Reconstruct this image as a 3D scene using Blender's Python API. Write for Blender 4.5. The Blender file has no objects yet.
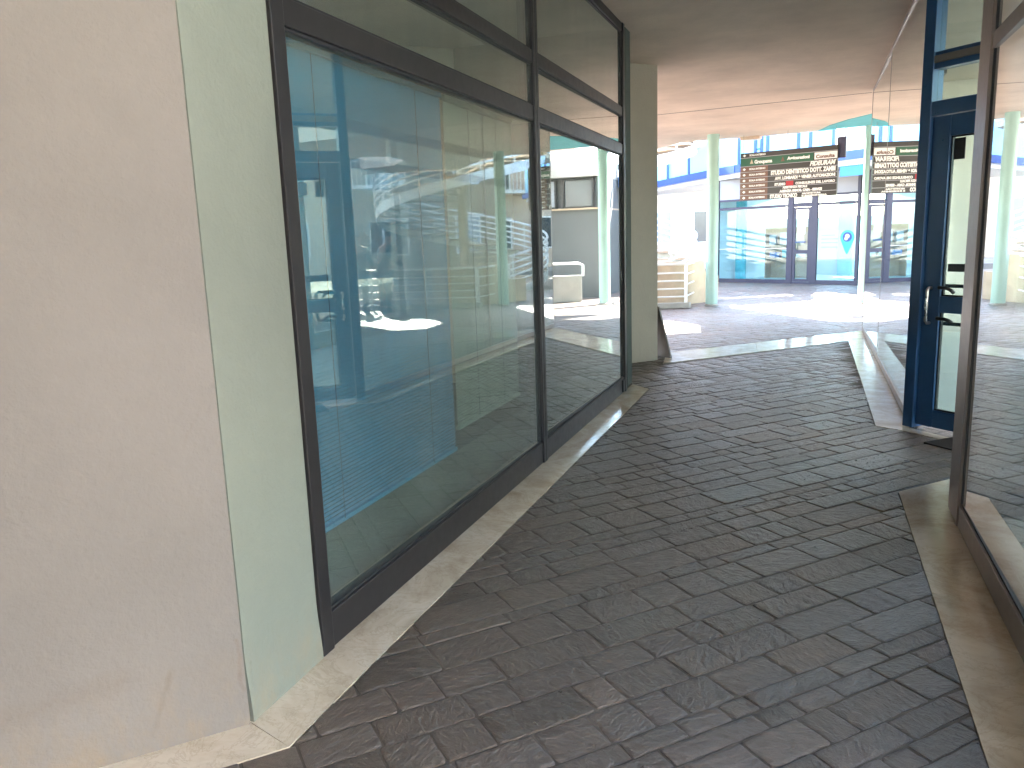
import bpy, bmesh, math, random
from mathutils import Vector, Matrix, noise
random.seed(7)
scene = bpy.context.scene
COL = scene.collection
PI = math.pi
BA = math.radians(42.7)                       # the building grid stands about 43 degrees off the passage
BU = Vector((math.sin(BA), math.cos(BA)))     # along the courses of the paving
BV = Vector((-BU.y, BU.x))                    # across them
XL, XR = -1.70, 0.757                         # planes of the two glazed fronts
CEIL = 3.45

# ---------------------------------------------------------------- materials
MATS = {}
def new_mat(name):
    m = bpy.data.materials.new(name); m.use_nodes = True
    nt = m.node_tree; nt.nodes.clear()
    out = nt.nodes.new('ShaderNodeOutputMaterial')
    MATS[name] = m
    return m, nt, out
def N(nt, t, **kw):
    n = nt.nodes.new(t)
    for k, v in kw.items():
        if k in n.inputs.keys(): n.inputs[k].default_value = v
        else: setattr(n, k, v)
    return n
def math_node(nt, op, a, b=None, clamp=False):
    n = nt.nodes.new('ShaderNodeMath'); n.operation = op; n.use_clamp = clamp
    for i, v in enumerate((a, b)):
        if v is None: continue
        if isinstance(v, (int, float)): n.inputs[i].default_value = v
        else: nt.links.new(v, n.inputs[i])
    return n.outputs[0]
def mixcol(nt, fac, a, b, mode='MIX'):
    n = nt.nodes.new('ShaderNodeMix'); n.data_type = 'RGBA'; n.blend_type = mode
    for sock, v in ((n.inputs[0], fac), (n.inputs[6], a), (n.inputs[7], b)):
        if isinstance(v, (int, float)): sock.default_value = v
        elif isinstance(v, tuple): sock.default_value = (*v, 1) if len(v) == 3 else v
        else: nt.links.new(v, sock)
    return n.outputs[2]
def ramp(nt, fac, stops):
    n = nt.nodes.new('ShaderNodeValToRGB')
    e = n.color_ramp.elements
    while len(e) < len(stops): e.new(.5)
    for i, (p, c) in enumerate(stops):
        e[i].position = p; e[i].color = (c, c, c, 1) if isinstance(c, (int, float)) else (*c, 1)
    nt.links.new(fac, n.inputs[0])
    return n.outputs[0]
def coords(nt, scale=(1, 1, 1), rot=(0, 0, 0)):
    g = nt.nodes.new('ShaderNodeNewGeometry')
    mp = nt.nodes.new('ShaderNodeMapping'); mp.inputs['Scale'].default_value = scale
    mp.inputs['Rotation'].default_value = rot
    nt.links.new(g.outputs['Position'], mp.inputs[0])
    return mp.outputs[0]
def noise_tex(nt, vec, scale, detail=4, rough=.55, dist=0):
    n = nt.nodes.new('ShaderNodeTexNoise')
    n.inputs['Scale'].default_value = scale; n.inputs['Detail'].default_value = detail
    n.inputs['Roughness'].default_value = rough; n.inputs['Distortion'].default_value = dist
    nt.links.new(vec, n.inputs['Vector'])
    return n.outputs[0]
def bump(nt, h, strength, dist=.01):
    b = nt.nodes.new('ShaderNodeBump'); b.inputs['Strength'].default_value = strength
    b.inputs['Distance'].default_value = dist
    nt.links.new(h, b.inputs['Height'])
    return b.outputs[0]
def surface(name, col, rough=.6, metal=0., var=.12, scale=3., bmp=.0, bscale=60., spec=.5, bdist=.004):
    """plain painted / cast / metal surface with a little blotch and grain"""
    m, nt, out = new_mat(name)
    p = nt.nodes.new('ShaderNodeBsdfPrincipled')
    v = coords(nt)
    n1 = noise_tex(nt, v, scale, 5)
    f = ramp(nt, n1, [(.3, 0.), (.7, 1.)])
    lo = tuple(c * (1 - var) for c in col); hi = tuple(min(1, c * (1 + var)) for c in col)
    nt.links.new(mixcol(nt, f, lo, hi), p.inputs['Base Color'])
    r = math_node(nt, 'ADD', math_node(nt, 'MULTIPLY', noise_tex(nt, v, scale * 4, 3), .18), rough - .09, True)
    nt.links.new(r, p.inputs['Roughness'])
    p.inputs['Metallic'].default_value = metal
    p.inputs['Specular IOR Level'].default_value = spec
    if bmp:
        nt.links.new(bump(nt, noise_tex(nt, v, bscale, 3), bmp, bdist), p.inputs['Normal'])
    nt.links.new(p.outputs[0], out.inputs[0])
    return m
def glass(name, tint=(.80, .88, .85), gain=1.0, base=.045, dust=.02):
    m, nt, out = new_mat(name)
    g = nt.nodes.new('ShaderNodeNewGeometry')
    d = nt.nodes.new('ShaderNodeVectorMath'); d.operation = 'DOT_PRODUCT'
    nt.links.new(g.outputs['Incoming'], d.inputs[0]); nt.links.new(g.outputs['Normal'], d.inputs[1])
    c = math_node(nt, 'ABSOLUTE', d.outputs['Value'])
    k = math_node(nt, 'POWER', math_node(nt, 'SUBTRACT', 1., c, True), 5.)
    f = math_node(nt, 'MULTIPLY', math_node(nt, 'ADD', math_node(nt, 'MULTIPLY', k, 1 - base), base), gain, True)
    t = N(nt, 'ShaderNodeBsdfTransparent'); t.inputs[0].default_value = (*tint, 1)
    gl = N(nt, 'ShaderNodeBsdfGlossy'); gl.inputs['Roughness'].default_value = .006
    gl.inputs[0].default_value = (.97, 1, .99, 1)
    mx = nt.nodes.new('ShaderNodeMixShader')
    nt.links.new(f, mx.inputs[0]); nt.links.new(t.outputs[0], mx.inputs[1]); nt.links.new(gl.outputs[0], mx.inputs[2])
    # a film of dust: faint, uneven, streaked downwards
    df = N(nt, 'ShaderNodeBsdfDiffuse'); df.inputs[0].default_value = (.46, .50, .45, 1)
    v = coords(nt, (3, 3, .5))
    du = math_node(nt, 'MULTIPLY', ramp(nt, noise_tex(nt, v, 2.2, 6, .65), [(.35, .35), (.75, 1.)]), dust)
    mx2 = nt.nodes.new('ShaderNodeMixShader')
    nt.links.new(du, mx2.inputs[0]); nt.links.new(mx.outputs[0], mx2.inputs[1]); nt.links.new(df.outputs[0], mx2.inputs[2])
    nt.links.new(mx2.outputs[0], out.inputs[0])
    return m

def seg_mark(nt, vec, a, b, w):
    """1 on the segment a-b, fading out at distance w"""
    a, b = Vector(a), Vector(b); d = (b - a); L = d.length; d.normalize()
    def vm(op, x, y):
        n = nt.nodes.new('ShaderNodeVectorMath'); n.operation = op
        for i, v in enumerate((x, y)):
            if isinstance(v, Vector): n.inputs[i].default_value = v
            elif v is not None: nt.links.new(v, n.inputs[i])
        return n
    r = vm('SUBTRACT', vec, a).outputs[0]
    t = vm('DOT_PRODUCT', r, d).outputs['Value']
    t = math_node(nt, 'MINIMUM', math_node(nt, 'MAXIMUM', t, 0.), L)
    sc = vm('SCALE', None, None); sc.inputs[0].default_value = d; nt.links.new(t, sc.inputs['Scale'])
    q = vm('SUBTRACT', r, sc.outputs[0]).outputs[0]
    ln = vm('LENGTH', q, None).outputs['Value']
    return math_node(nt, 'SUBTRACT', 1., math_node(nt, 'DIVIDE', ln, w), True)
def plaster(name, col, var, stain, bscale=45, bmp=.35, marks=()):
    """trowelled plaster: grain, soft patches, a few dirty runs near the floor"""
    m, nt, out = new_mat(name)
    p = nt.nodes.new('ShaderNodeBsdfPrincipled')
    v = coords(nt)
    a = ramp(nt, noise_tex(nt, v, 1.1, 6, .6), [(.3, 0.), (.72, 1.)])
    b = ramp(nt, noise_tex(nt, v, 9, 5, .7), [(.35, 0.), (.7, 1.)])
    c = mixcol(nt, a, tuple(x * (1 - var) for x in col), tuple(min(1, x * (1 + var * .4)) for x in col))
    c = mixcol(nt, math_node(nt, 'MULTIPLY', b, .16), c, tuple(x * .72 for x in col))
    # rain-splash grime on the lowest 25 cm, broken by noise
    g = nt.nodes.new('ShaderNodeNewGeometry'); s = nt.nodes.new('ShaderNodeSeparateXYZ')
    nt.links.new(g.outputs['Position'], s.inputs[0])
    low = nt.nodes.new('ShaderNodeMapRange'); low.inputs[1].default_value = .30; low.inputs[2].default_value = .0
    nt.links.new(s.outputs[2], low.inputs[0])
    gr = math_node(nt, 'MULTIPLY', low.outputs[0], ramp(nt, noise_tex(nt, coords(nt, (2, 2, 1)), 5, 6, .7), [(.42, 0.), (.75, 1.)]))
    c = mixcol(nt, math_node(nt, 'MULTIPLY', gr, stain), c, (.24, .18, .11))
    # scattered scuffs
    sc = ramp(nt, noise_tex(nt, coords(nt, (5, 5, 1.4)), 3.1, 8, .75, .6), [(.66, 0.), (.74, 1.)])
    c = mixcol(nt, math_node(nt, 'MULTIPLY', sc, .22), c, (.2, .16, .11))
    if marks:
        nz = nt.nodes.new('ShaderNodeTexNoise'); nz.inputs['Scale'].default_value = 14; nz.inputs['Detail'].default_value = 4
        nt.links.new(v, nz.inputs['Vector'])
        wob = nt.nodes.new('ShaderNodeVectorMath'); wob.operation = 'MULTIPLY_ADD'
        nt.links.new(nz.outputs['Color'], wob.inputs[0]); wob.inputs[1].default_value = (.03, .03, .03); nt.links.new(v, wob.inputs[2])
        off = Vector((.015, .015, .015))
        for a, b, w, k, cc in marks:
            f = seg_mark(nt, wob.outputs[0], Vector(a) + off, Vector(b) + off, w)
            f = math_node(nt, 'MULTIPLY', f, ramp(nt, noise_tex(nt, v, 30, 4, .7), [(.3, .25), (.6, 1.)]))
            c = mixcol(nt, math_node(nt, 'MULTIPLY', f, k, True), c, cc)
    nt.links.new(c, p.inputs['Base Color'])
    p.inputs['Roughness'].default_value = .8; p.inputs['Specular IOR Level'].default_value = .25
    h = math_node(nt, 'ADD', noise_tex(nt, v, bscale, 5, .65), math_node(nt, 'MULTIPLY', noise_tex(nt, v, 6, 4), .9))
    nt.links.new(bump(nt, h, bmp * 1.8, .006), p.inputs['Normal'])
    nt.links.new(p.outputs[0], out.inputs[0])
    return m

def slate(name='slate', k=1.0, warm=(1, 1, 1)):
    kk = lambda c: tuple(x * k * w for x, w in zip(c, warm))
    m, nt, out = new_mat(name)
    p = nt.nodes.new('ShaderNodeBsdfPrincipled')
    g = nt.nodes.new('ShaderNodeNewGeometry')
    rnd = g.outputs['Random Per Island']
    v = coords(nt)
    # each stone has its own cleft direction
    vr = nt.nodes.new('ShaderNodeVectorRotate'); vr.rotation_type = 'Z_AXIS'
    nt.links.new(g.outputs['Position'], vr.inputs['Vector'])
    nt.links.new(math_node(nt, 'MULTIPLY', rnd, 40.), vr.inputs['Angle'])
    mp = nt.nodes.new('ShaderNodeMapping'); mp.inputs['Scale'].default_value = (1, 2.3, 1)
    nt.links.new(vr.outputs[0], mp.inputs[0])
    cleft = noise_tex(nt, mp.outputs[0], 17, 8, .66, 1.1)
    fine = noise_tex(nt, v, 90, 6, .75)
    grit = ramp(nt, noise_tex(nt, v, 55, 5, .75), [(.35, 0.), (.68, 1.)])
    col = ramp(nt, rnd, [(0., kk((.042, .038, .035))), (.35, kk((.060, .054, .050))), (.6, kk((.072, .064, .060))), (.8, kk((.054, .051, .051))), (1., kk((.094, .080, .069)))])
    c = mixcol(nt, ramp(nt, cleft, [(.3, .35), (.72, 1.)]), kk((.030, .027, .024)), col)
    c = mixcol(nt, math_node(nt, 'MULTIPLY', ramp(nt, noise_tex(nt, v, 1.3, 5, .6), [(.5, 0.), (.75, 1.)]), .35), c, kk((.10, .085, .070)))
    c = mixcol(nt, math_node(nt, 'MULTIPLY', grit, .30), c, kk((.030, .027, .024)))
    spk = ramp(nt, noise_tex(nt, v, 34, 2), [(.76, 0.), (.79, 1.)])
    c = mixcol(nt, math_node(nt, 'MULTIPLY', spk, .35), c, kk((.19, .17, .14)))
    nt.links.new(c, p.inputs['Base Color'])
    r = math_node(nt, 'ADD', math_node(nt, 'MULTIPLY', ramp(nt, cleft, [(.2, 1.), (.8, 0.)]), .28), math_node(nt, 'ADD', math_node(nt, 'MULTIPLY', rnd, .12), .19), True)
    nt.links.new(r, p.inputs['Roughness'])
    p.inputs['Specular IOR Level'].default_value = 1.0
    h = math_node(nt, 'ADD', math_node(nt, 'MULTIPLY', cleft, 1.), math_node(nt, 'MULTIPLY', fine, .22))
    nt.links.new(bump(nt, h, .95, .014), p.inputs['Normal'])
    nt.links.new(p.outputs[0], out.inputs[0])
    return m

def marble():
    m, nt, out = new_mat('marble')
    p = nt.nodes.new('ShaderNodeBsdfPrincipled')
    v = coords(nt)
    a = noise_tex(nt, v, 2.2, 8, .62, 1.6)
    c = ramp(nt, a, [(.25, (.38, .30, .21)), (.45, (.54, .46, .35)), (.6, (.62, .55, .44)), (.8, (.50, .42, .31))])
    vein = ramp(nt, noise_tex(nt, coords(nt, (1, 1, 1), (0, 0, .5)), 3.1, 9, .7, 2.5), [(.47, 0.), (.495, 1.), (.52, 0.)])
    c = mixcol(nt, math_node(nt, 'MULTIPLY', vein, .28), c, (.26, .18, .11))
    c = mixcol(nt, math_node(nt, 'MULTIPLY', ramp(nt, noise_tex(nt, v, 14, 6, .7), [(.5, 0.), (.8, 1.)]), .25), c, (.22, .17, .12))
    nt.links.new(c, p.inputs['Base Color'])
    nt.links.new(ramp(nt, noise_tex(nt, v, 6, 6, .7), [(.35, .10), (.7, .26)]), p.inputs['Roughness'])
    nt.links.new(bump(nt, noise_tex(nt, v, 5, 3), .04, .01), p.inputs['Normal'])
    nt.links.new(p.outputs[0], out.inputs[0])
    return m

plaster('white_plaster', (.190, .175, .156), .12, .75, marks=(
    ((-1.834, 1.744, .25), (-1.885, 1.69, .05), .014, .5, (.14, .11, .08)), ((-1.928, 1.642, .07), (-1.935, 1.635, .0), .006, 1., (.06, .045, .03)),
    ((-1.924, 1.647, .26), (-2.3, 1.25, .20), .05, .22, (.14, .10, .07)), ((-1.73, 1.86, 1.05), (-1.76, 1.83, .98), .008, .15, (.15, .11, .08)),
    ((-1.70, 1.89, .30), (-1.70, 1.89, .02), .010, .8, (.16, .12, .09)), ((-2.6, .93, .9), (-2.45, 1.08, 1.02), .012, .35, (.16, .12, .09))))
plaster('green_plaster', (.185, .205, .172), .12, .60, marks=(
    ((-1.69, 2.196, .345), (-1.69, 2.196, .21), .0032, 3., (.07, .07, .05)), ((-1.69, 1.93, .20), (-1.69, 1.90, .02), .008, .7, (.12, .11, .08)),
    ((-1.69, 2.05, .95), (-1.69, 2.07, .86), .006, .4, (.15, .15, .1))))
plaster('pillar_plaster', (.52, .45, .385), .06, .25)
plaster('ceiling_plaster', (.77, .66, .57), .20, 0., 30, .55)
plaster('tan_plaster', (.60, .46, .35), .08, .2, 20, .2)
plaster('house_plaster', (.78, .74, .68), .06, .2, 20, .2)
plaster('peach_plaster', (.30, .205, .145), .08, .2, 20, .2)
slate("slate", 1.40, (1.26, 1.0, .80)); slate('porphyry', 3.0, (1.14, .96, .91)); marble()
surface('mortar', (.10, .085, .068), .9, var=.35, scale=5, bmp=.6, bscale=120)
surface('ground_stone', (.34, .30, .25), .85, var=.2, scale=.4, bmp=.3, bscale=20)
surface('bounce_pale', (.46, .42, .36), .85, var=.1, scale=1.5, bmp=.2)  # pale colour of the added light-bouncing ground
surface('bronze_frame', (.019, .017, .018), .42, .3, var=.12, scale=6)
surface('dark_gasket', (.012, .012, .014), .6, 0, var=.1)
surface('silver_frame', (.25, .22, .205), .42, .6, var=.08, scale=6)
surface('navy_paint', (.022, .080, .20), .32, 0, var=.12, scale=5)
surface('teal_paint', (.34, .53, .47), .42, 0, var=.06, scale=3)
surface('teal_soffit', (.12, .45, .50), .7, 0, var=.05)
surface('white_paint', (.78, .78, .76), .45, 0, var=.04)
surface('blue_paint', (.03, .085, .30), .45, 0, var=.08)
surface('plum_paint', (.040, .038, .075), .45, 0, var=.08)
surface('grey_panel', (.36, .37, .40), .5, 0, var=.05)
surface('tan_concrete', (.50, .38, .27), .8, 0, var=.12, scale=4, bmp=.3)
surface('grey_concrete', (.36, .35, .32), .85, 0, var=.15, scale=2, bmp=.4)
surface('dark_wall', (.115, .12, .125), .7, 0, var=.1, scale=1.2)
surface('blind_blue', (.025, .25, .47), .45, 0, var=.05)
surface('blind_green', (.30, .345, .30), .6, 0, var=.04)
surface('room_dark', (.055, .070, .062), .8, 0, var=.12)
surface('room_pale', (.70, .70, .63), .8, 0, var=.05)
surface('shop_white', (.74, .84, .86), .6, 0, var=.03)
surface('shop_cyan', (.35, .68, .74), .6, 0, var=.06)
surface('shop_teal', (.05, .45, .55), .5, 0, var=.06)
surface('shop_blue', (.04, .22, .55), .5, 0, var=.06)
surface('poster_tan', (.55, .45, .33), .6, 0, var=.1)
surface('poster_pale', (.62, .66, .70), .6, 0, var=.2, scale=9)
surface('paper_white', (.85, .85, .83), .7, 0, var=.02)
surface('frosted', (.60, .66, .60), .22, 0, var=.05, scale=1.5, spec=.6)
surface('steel', (.55, .55, .55), .28, 1., var=.06)
surface('black_steel', (.03, .03, .032), .5, .3, var=.08)
surface('mat_rubber', (.020, .016, .013), .9, 0, var=.25, scale=30, bmp=.6, bscale=200)
surface('sign_dark', (.028, .022, .020), .38, 0, var=.15)
surface('sign_brown', (.16, .075, .05), .45, 0, var=.15)
surface('sign_green', (.01, .095, .045), .4, 0, var=.08)
surface('sign_white', (.82, .82, .80), .5, 0, var=.02)
surface('sign_red', (.42, .02, .03), .5, 0, var=.05)
surface('roof_tile', (.40, .17, .10), .85, 0, var=.2)
surface('window_dark', (.03, .04, .055), .12, 0, var=.1)
surface('shutter', (.30, .34, .40), .6, 0, var=.06)
surface('skin', (.50, .32, .24), .55, 0, var=.05)
surface('hair', (.03, .02, .015), .6, 0, var=.1)
surface('coat_navy', (.018, .022, .035), .85, 0, var=.15)
surface('coat_black', (.014, .014, .016), .85, 0, var=.15)
surface('trousers', (.03, .032, .04), .85, 0, var=.12)
surface('bark', (.12, .08, .05), .9, 0, var=.2, bmp=.5)
surface('light_case', (.55, .42, .32), .5, 0, var=.05)
glass('front_glass', (.80, .88, .86), 2.4, .05, .085)
glass('far_glass', (.50, .56, .54), 2.7, .06, .02)
glass('side_glass', (.86, .90, .88), 2.1, .05, .03)
glass('shop_glass', (.86, .95, .96), 1.0, .045, .01)
glass('door_glass', (.67, .745, .70), 1.2, .05, .05)
glass('clear_glass', (.85, .9, .9), 1.0, .045, .01)
# pale blue translucent balustrade sheet
m, nt, out = new_mat('blue_sheet')
tr = N(nt, 'ShaderNodeBsdfTranslucent'); tr.inputs[0].default_value = (.42, .76, .92, 1)
df = N(nt, 'ShaderNodeBsdfDiffuse'); df.inputs[0].default_value = (.40, .68, .82, 1)
mx = N(nt, 'ShaderNodeMixShader'); mx.inputs[0].default_value = .24
nt.links.new(df.outputs[0], mx.inputs[1]); nt.links.new(tr.outputs[0], mx.inputs[2]); nt.links.new(mx.outputs[0], out.inputs[0])

m, nt, out = new_mat('blind_sheet')
tr = N(nt, 'ShaderNodeBsdfTranslucent'); tr.inputs[0].default_value = (.82, .82, .77, 1)
df = N(nt, 'ShaderNodeBsdfDiffuse'); df.inputs[0].default_value = (.68, .74, .66, 1)
mx = N(nt, 'ShaderNodeMixShader'); mx.inputs[0].default_value = .75
nt.links.new(df.outputs[0], mx.inputs[1]); nt.links.new(tr.outputs[0], mx.inputs[2]); nt.links.new(mx.outputs[0], out.inputs[0])

# ---------------------------------------------------------------- mesh helpers
class MB:
    def __init__(s): s.v = []; s.f = []
    def add(s, vs, fs):
        o = len(s.v); s.v += [tuple(v) for v in vs]; s.f += [tuple(o + i for i in f) for f in fs]
    def prism(s, poly, z0, z1):
        n = len(poly)
        a = sum(poly[i][0] * poly[(i + 1) % n][1] - poly[(i + 1) % n][0] * poly[i][1] for i in range(n))
        if a < 0: poly = list(reversed(poly))
        vs = [(p[0], p[1], z0) for p in poly] + [(p[0], p[1], z1) for p in poly]
        fs = [tuple(reversed(range(n))), tuple(range(n, 2 * n))]
        fs += [(i, (i + 1) % n, n + (i + 1) % n, n + i) for i in range(n)]
        s.add(vs, fs); return s
    def wall(s, p0, p1, a, b, z0, z1):
        """upright slab along p0-p1; a..b is its offset to the left of the direction"""
        p0 = Vector(p0[:2]); p1 = Vector(p1[:2]); d = (p1 - p0).normalized(); n = Vector((-d.y, d.x))
        return s.prism([p0 + n * a, p1 + n * a, p1 + n * b, p0 + n * b], z0, z1)
    def box(s, c, size, rz=0.):
        x, y, z = (q / 2 for q in size)
        ca, sa = math.cos(rz), math.sin(rz)
        P = [(c[0] + ca * i - sa * j, c[1] + sa * i + ca * j) for i, j in ((-x, -y), (x, -y), (x, y), (-x, y))]
        return s.prism(P, c[2] - z, c[2] + z)
    def tube(s, pts, r, seg=8, caps=True):
        pts = [Vector(p) for p in pts]; n = len(pts)
        rs = r if isinstance(r, (list, tuple)) else [r] * n
        rings = []; up = None
        for i, p in enumerate(pts):
            t = (pts[min(i + 1, n - 1)] - pts[max(i - 1, 0)]).normalized()
            if up is None:
                up = t.cross(Vector((0, 0, 1)))
                if up.length < .1: up = t.cross(Vector((1, 0, 0)))
                up.normalize()
            up = (up - t * up.dot(t)).normalized(); w = t.cross(up)
            rings.append([p + (up * math.cos(2 * PI * k / seg) + w * math.sin(2 * PI * k / seg)) * rs[i] for k in range(seg)])
        vs = [v for rg in rings for v in rg]
        fs = [(i * seg + k, i * seg + (k + 1) % seg, (i + 1) * seg + (k + 1) % seg, (i + 1) * seg + k) for i in range(n - 1) for k in range(seg)]
        if caps: fs += [tuple(reversed(range(seg))), tuple(range((n - 1) * seg, n * seg))]
        s.add(vs, fs); return s
    def lathe(s, c, prof, seg=24):
        vs = []; n = len(prof)
        for r, z in prof:
            vs += [(c[0] + r * math.cos(2 * PI * k / seg), c[1] + r * math.sin(2 * PI * k / seg), c[2] + z) for k in range(seg)]
        fs = [(i * seg + k, i * seg + (k + 1) % seg, (i + 1) * seg + (k + 1) % seg, (i + 1) * seg + k) for i in range(n - 1) for k in range(seg)]
        fs += [tuple(reversed(range(seg))), tuple(range((n - 1) * seg, n * seg))]
        s.add(vs, fs); return s
    def build(s, name, mat, parent=None, smooth=False, bevel=0.):
        me = bpy.data.meshes.new(name); me.from_pydata(s.v, [], s.f)
        bm = bmesh.new(); bm.from_mesh(me); bmesh.ops.recalc_face_normals(bm, faces=bm.faces); bm.to_mesh(me); bm.free()
        me.materials.append(MATS[mat])
        if smooth:
            for p in me.polygons: p.use_smooth = True
            me.set_sharp_from_angle(angle=math.radians(40))
        o = bpy.data.objects.new(name, me); COL.objects.link(o)
        if bevel:
            bv = o.modifiers.new('bevel', 'BEVEL'); bv.width = bevel; bv.segments = 2; bv.limit_method = 'ANGLE'
        if parent is not None:
            o.parent = parent; o.matrix_parent_inverse = Matrix.Translation(-Vector(parent.location))
        return o
def tag(o, label, cat, group=None):
    o['label'] = label; o['category'] = cat
    if group: o['group'] = group
    return o
def thing(name, loc, label, cat, group=None):
    o = bpy.data.objects.new(name, None); COL.objects.link(o); o.location = loc; o.empty_display_size = .1
    return tag(o, label, cat, group)
def struct(o, kind='structure'):
    o['kind'] = kind; return o
def copy_tree(o, parent=None):
    c = o.copy(); COL.objects.link(c)
    if parent is not None: c.parent = parent
    for ch in [x for x in COL.objects if x.parent == o]: copy_tree(ch, c)
    return c
def V2(p): return Vector(p[:2])

# ---------------------------------------------------------------- ground and paving
struct(MB().prism([(-250, -250), (250, -250), (250, 250), (-250, 250)], -.25, -.045).build('ground', 'ground_stone'))
struct(MB().prism([(-14, -12), (12, -12), (12, 34), (-14, 34)], -.044, -.0045).build('paving_bed', 'mortar'))

MPOLY = [[(-1.485, 1.83), (-1.485, 7.80), (-1.80, 8.13), (-1.80, 2.0), (-5.3, -1.77), (-4.88, -1.85)],
         [(.53, -2.5), (.80, -2.5), (.80, 4.4), (.87, 4.5), (.87, 5.32), (.53, 4.96)],
         [(.52, 6.63), (.52, 11.66), (.80, 11.95), (.80, 6.58), (1.0, 6.36), (.93, 6.30), (.66, 6.55)],
         [(-1.62, 9.40), (.519, 11.661), (.756, 11.91), (.756, 12.86), (-1.72, 10.29)]]
def in_marble(p):
    for P in MPOLY:
        ins = False; n = len(P)
        for i in range(n):
            (x0, y0), (x1, y1) = P[i], P[(i + 1) % n]
            if (y0 > p.y) != (y1 > p.y) and p.x < (x1 - x0) * (p.y - y0) / (y1 - y0) + x0: ins = not ins
        if ins: return True
    return False
struct(MB().prism([(.9, -9), (12, -9), (12, 1.7), (.9, 1.7)], -.043, -.001).build('bounce_paving', 'bounce_pale'))  # unseen pale ground, added to bounce skylight up to the near ceiling
def paving():
    B = MB(); PB = MB(); SP = Vector((-1.67, 9.84)); rnd = random.Random(3)
    cen = Vector((-1, 10))
    v = -19.0
    while v < 19:
        w = rnd.choice((.09, .11, .13, .15, .17, .18, .20, .23))
        u = -21 + rnd.random() * .3
        while u < 21:
            L = rnd.choice((.13, .17, .2, .24, .27, .32, .36, .42)) * (1.0 if w > .12 else .9)
            c = cen + BU * (u + L / 2) + BV * (v + w / 2)
            if -11 < c.x < 8.5 and -6 < c.y < 30 and not (c.x < -1.75 and c.y < 6) and not (c.x > 2 and c.y < 14) and not (c.x > .7 and c.y < 1.8):
                near = c.y < 8.2 and abs(c.x) < 1.9
                stone(PB if (c - SP).dot(BV) > 0 else B, rnd, c, L, w, near)
            u += L
        v += w
    return B, PB
def grid(h, i, n):
    if i == 0: return -h
    if i == n: return h
    return -h + .006 + 2 * (h - .006) * (i - 1) / (n - 2)
def stone(B, rnd, c, L, w, near):
    g = rnd.uniform(.0028, .0052) if near else rnd.uniform(.003, .0055)
    hl, hw = L / 2 - g, w / 2 - g
    top = rnd.uniform(-.0016, .0016); tx, ty = rnd.uniform(-.008, .008), rnd.uniform(-.008, .008)
    if near:
        q = .013 if c.y < 5 else .022
        nu = max(5, round(L / q)) + 2; nv = max(4, round(w / q)) + 2
        corner = min(hl, hw) * rnd.uniform(.06, .22)
        sx, sy = rnd.uniform(0, 50), rnd.uniform(0, 50); an = rnd.uniform(0, PI); ca, sa = math.cos(an), math.sin(an)
        amp = rnd.choice((.0010, .0014, .0018, .003))
        vs = []; idx = {}
        for i in range(nu + 1):
            for j in range(nv + 1):
                x = grid(hl, i, nu); y = grid(hw, j, nv)
                ex = max(0, abs(x) - (hl - corner)); ey = max(0, abs(y) - (hw - corner))
                r = math.hypot(ex, ey)
                if r > corner:
                    x = math.copysign(hl - corner + ex * corner / r, x); y = math.copysign(hw - corner + ey * corner / r, y)
                edge = i in (0, nu) or j in (0, nv)
                if edge:
                    q = noise.noise(Vector((c.x * 9 + x * 16, c.y * 9 + y * 16, 3.))) * .0055
                    x += q; y += q
                p = c + BU * x + BV * y
                a, b = (x * ca + y * sa) * 16, (-x * sa + y * ca) * 34
                z = top + tx * x + ty * y + amp * (noise.noise(Vector((a + sx, b + sy, 0))) + .5 * noise.noise(Vector((a * 2.3 + sx, b * 2.1, 7.))))
                if edge: z -= .0022
                if in_marble(p): z = -.018
                idx[i, j] = len(vs); vs.append((p.x, p.y, z))
        fs = [(idx[i, j], idx[i + 1, j], idx[i + 1, j + 1], idx[i, j + 1]) for i in range(nu) for j in range(nv)]
        ring = [(i, 0) for i in range(nu)] + [(nu, j) for j in range(nv)] + [(i, nv) for i in range(nu, 0, -1)] + [(0, j) for j in range(nv, 0, -1)]
        o = len(vs)
        for k in ring:
            q = vs[idx[k]]; vs.append((q[0], q[1], -.02))
        n = len(ring)
        fs += [(o + k, o + (k + 1) % n, idx[ring[(k + 1) % n]], idx[ring[k]]) for k in range(n)]
        B.add(vs, fs)
    else:
        P = []
        cr = .18 * min(hl, hw)
        for sx, sy in ((-1, -1), (1, -1), (1, 1), (-1, 1)):
            jx, jy = rnd.uniform(-.004, .004), rnd.uniform(-.004, .004)
            A = (sx * (hl - cr) + jx, sy * hw + jy); Bq = (sx * hl + jx, sy * (hw - cr) + jy)
            P += [A, Bq] if sx * sy < 0 else [Bq, A]
        vs = []; n = 8
        for k, (ins, z) in enumerate(((0, -.02), (0, top - .004), (.9, top))):
            for x, y in P:
                f = 1 if ins == 0 else ins
                p = c + BU * (x * f) + BV * (y * f); vs.append((p.x, p.y, -.02 if in_marble(p) else z + tx * x + ty * y))
        fs = [(k * n + i, k * n + (i + 1) % n, (k + 1) * n + (i + 1) % n, (k + 1) * n + i) for k in range(2) for i in range(n)] + [tuple(range(2 * n, 3 * n))]
        B.add(vs, fs)
pav, pav2 = paving()
struct(pav.build('paving', 'slate', smooth=True)); struct(pav2.build('courtyard_paving', 'porphyry', smooth=True))

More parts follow.
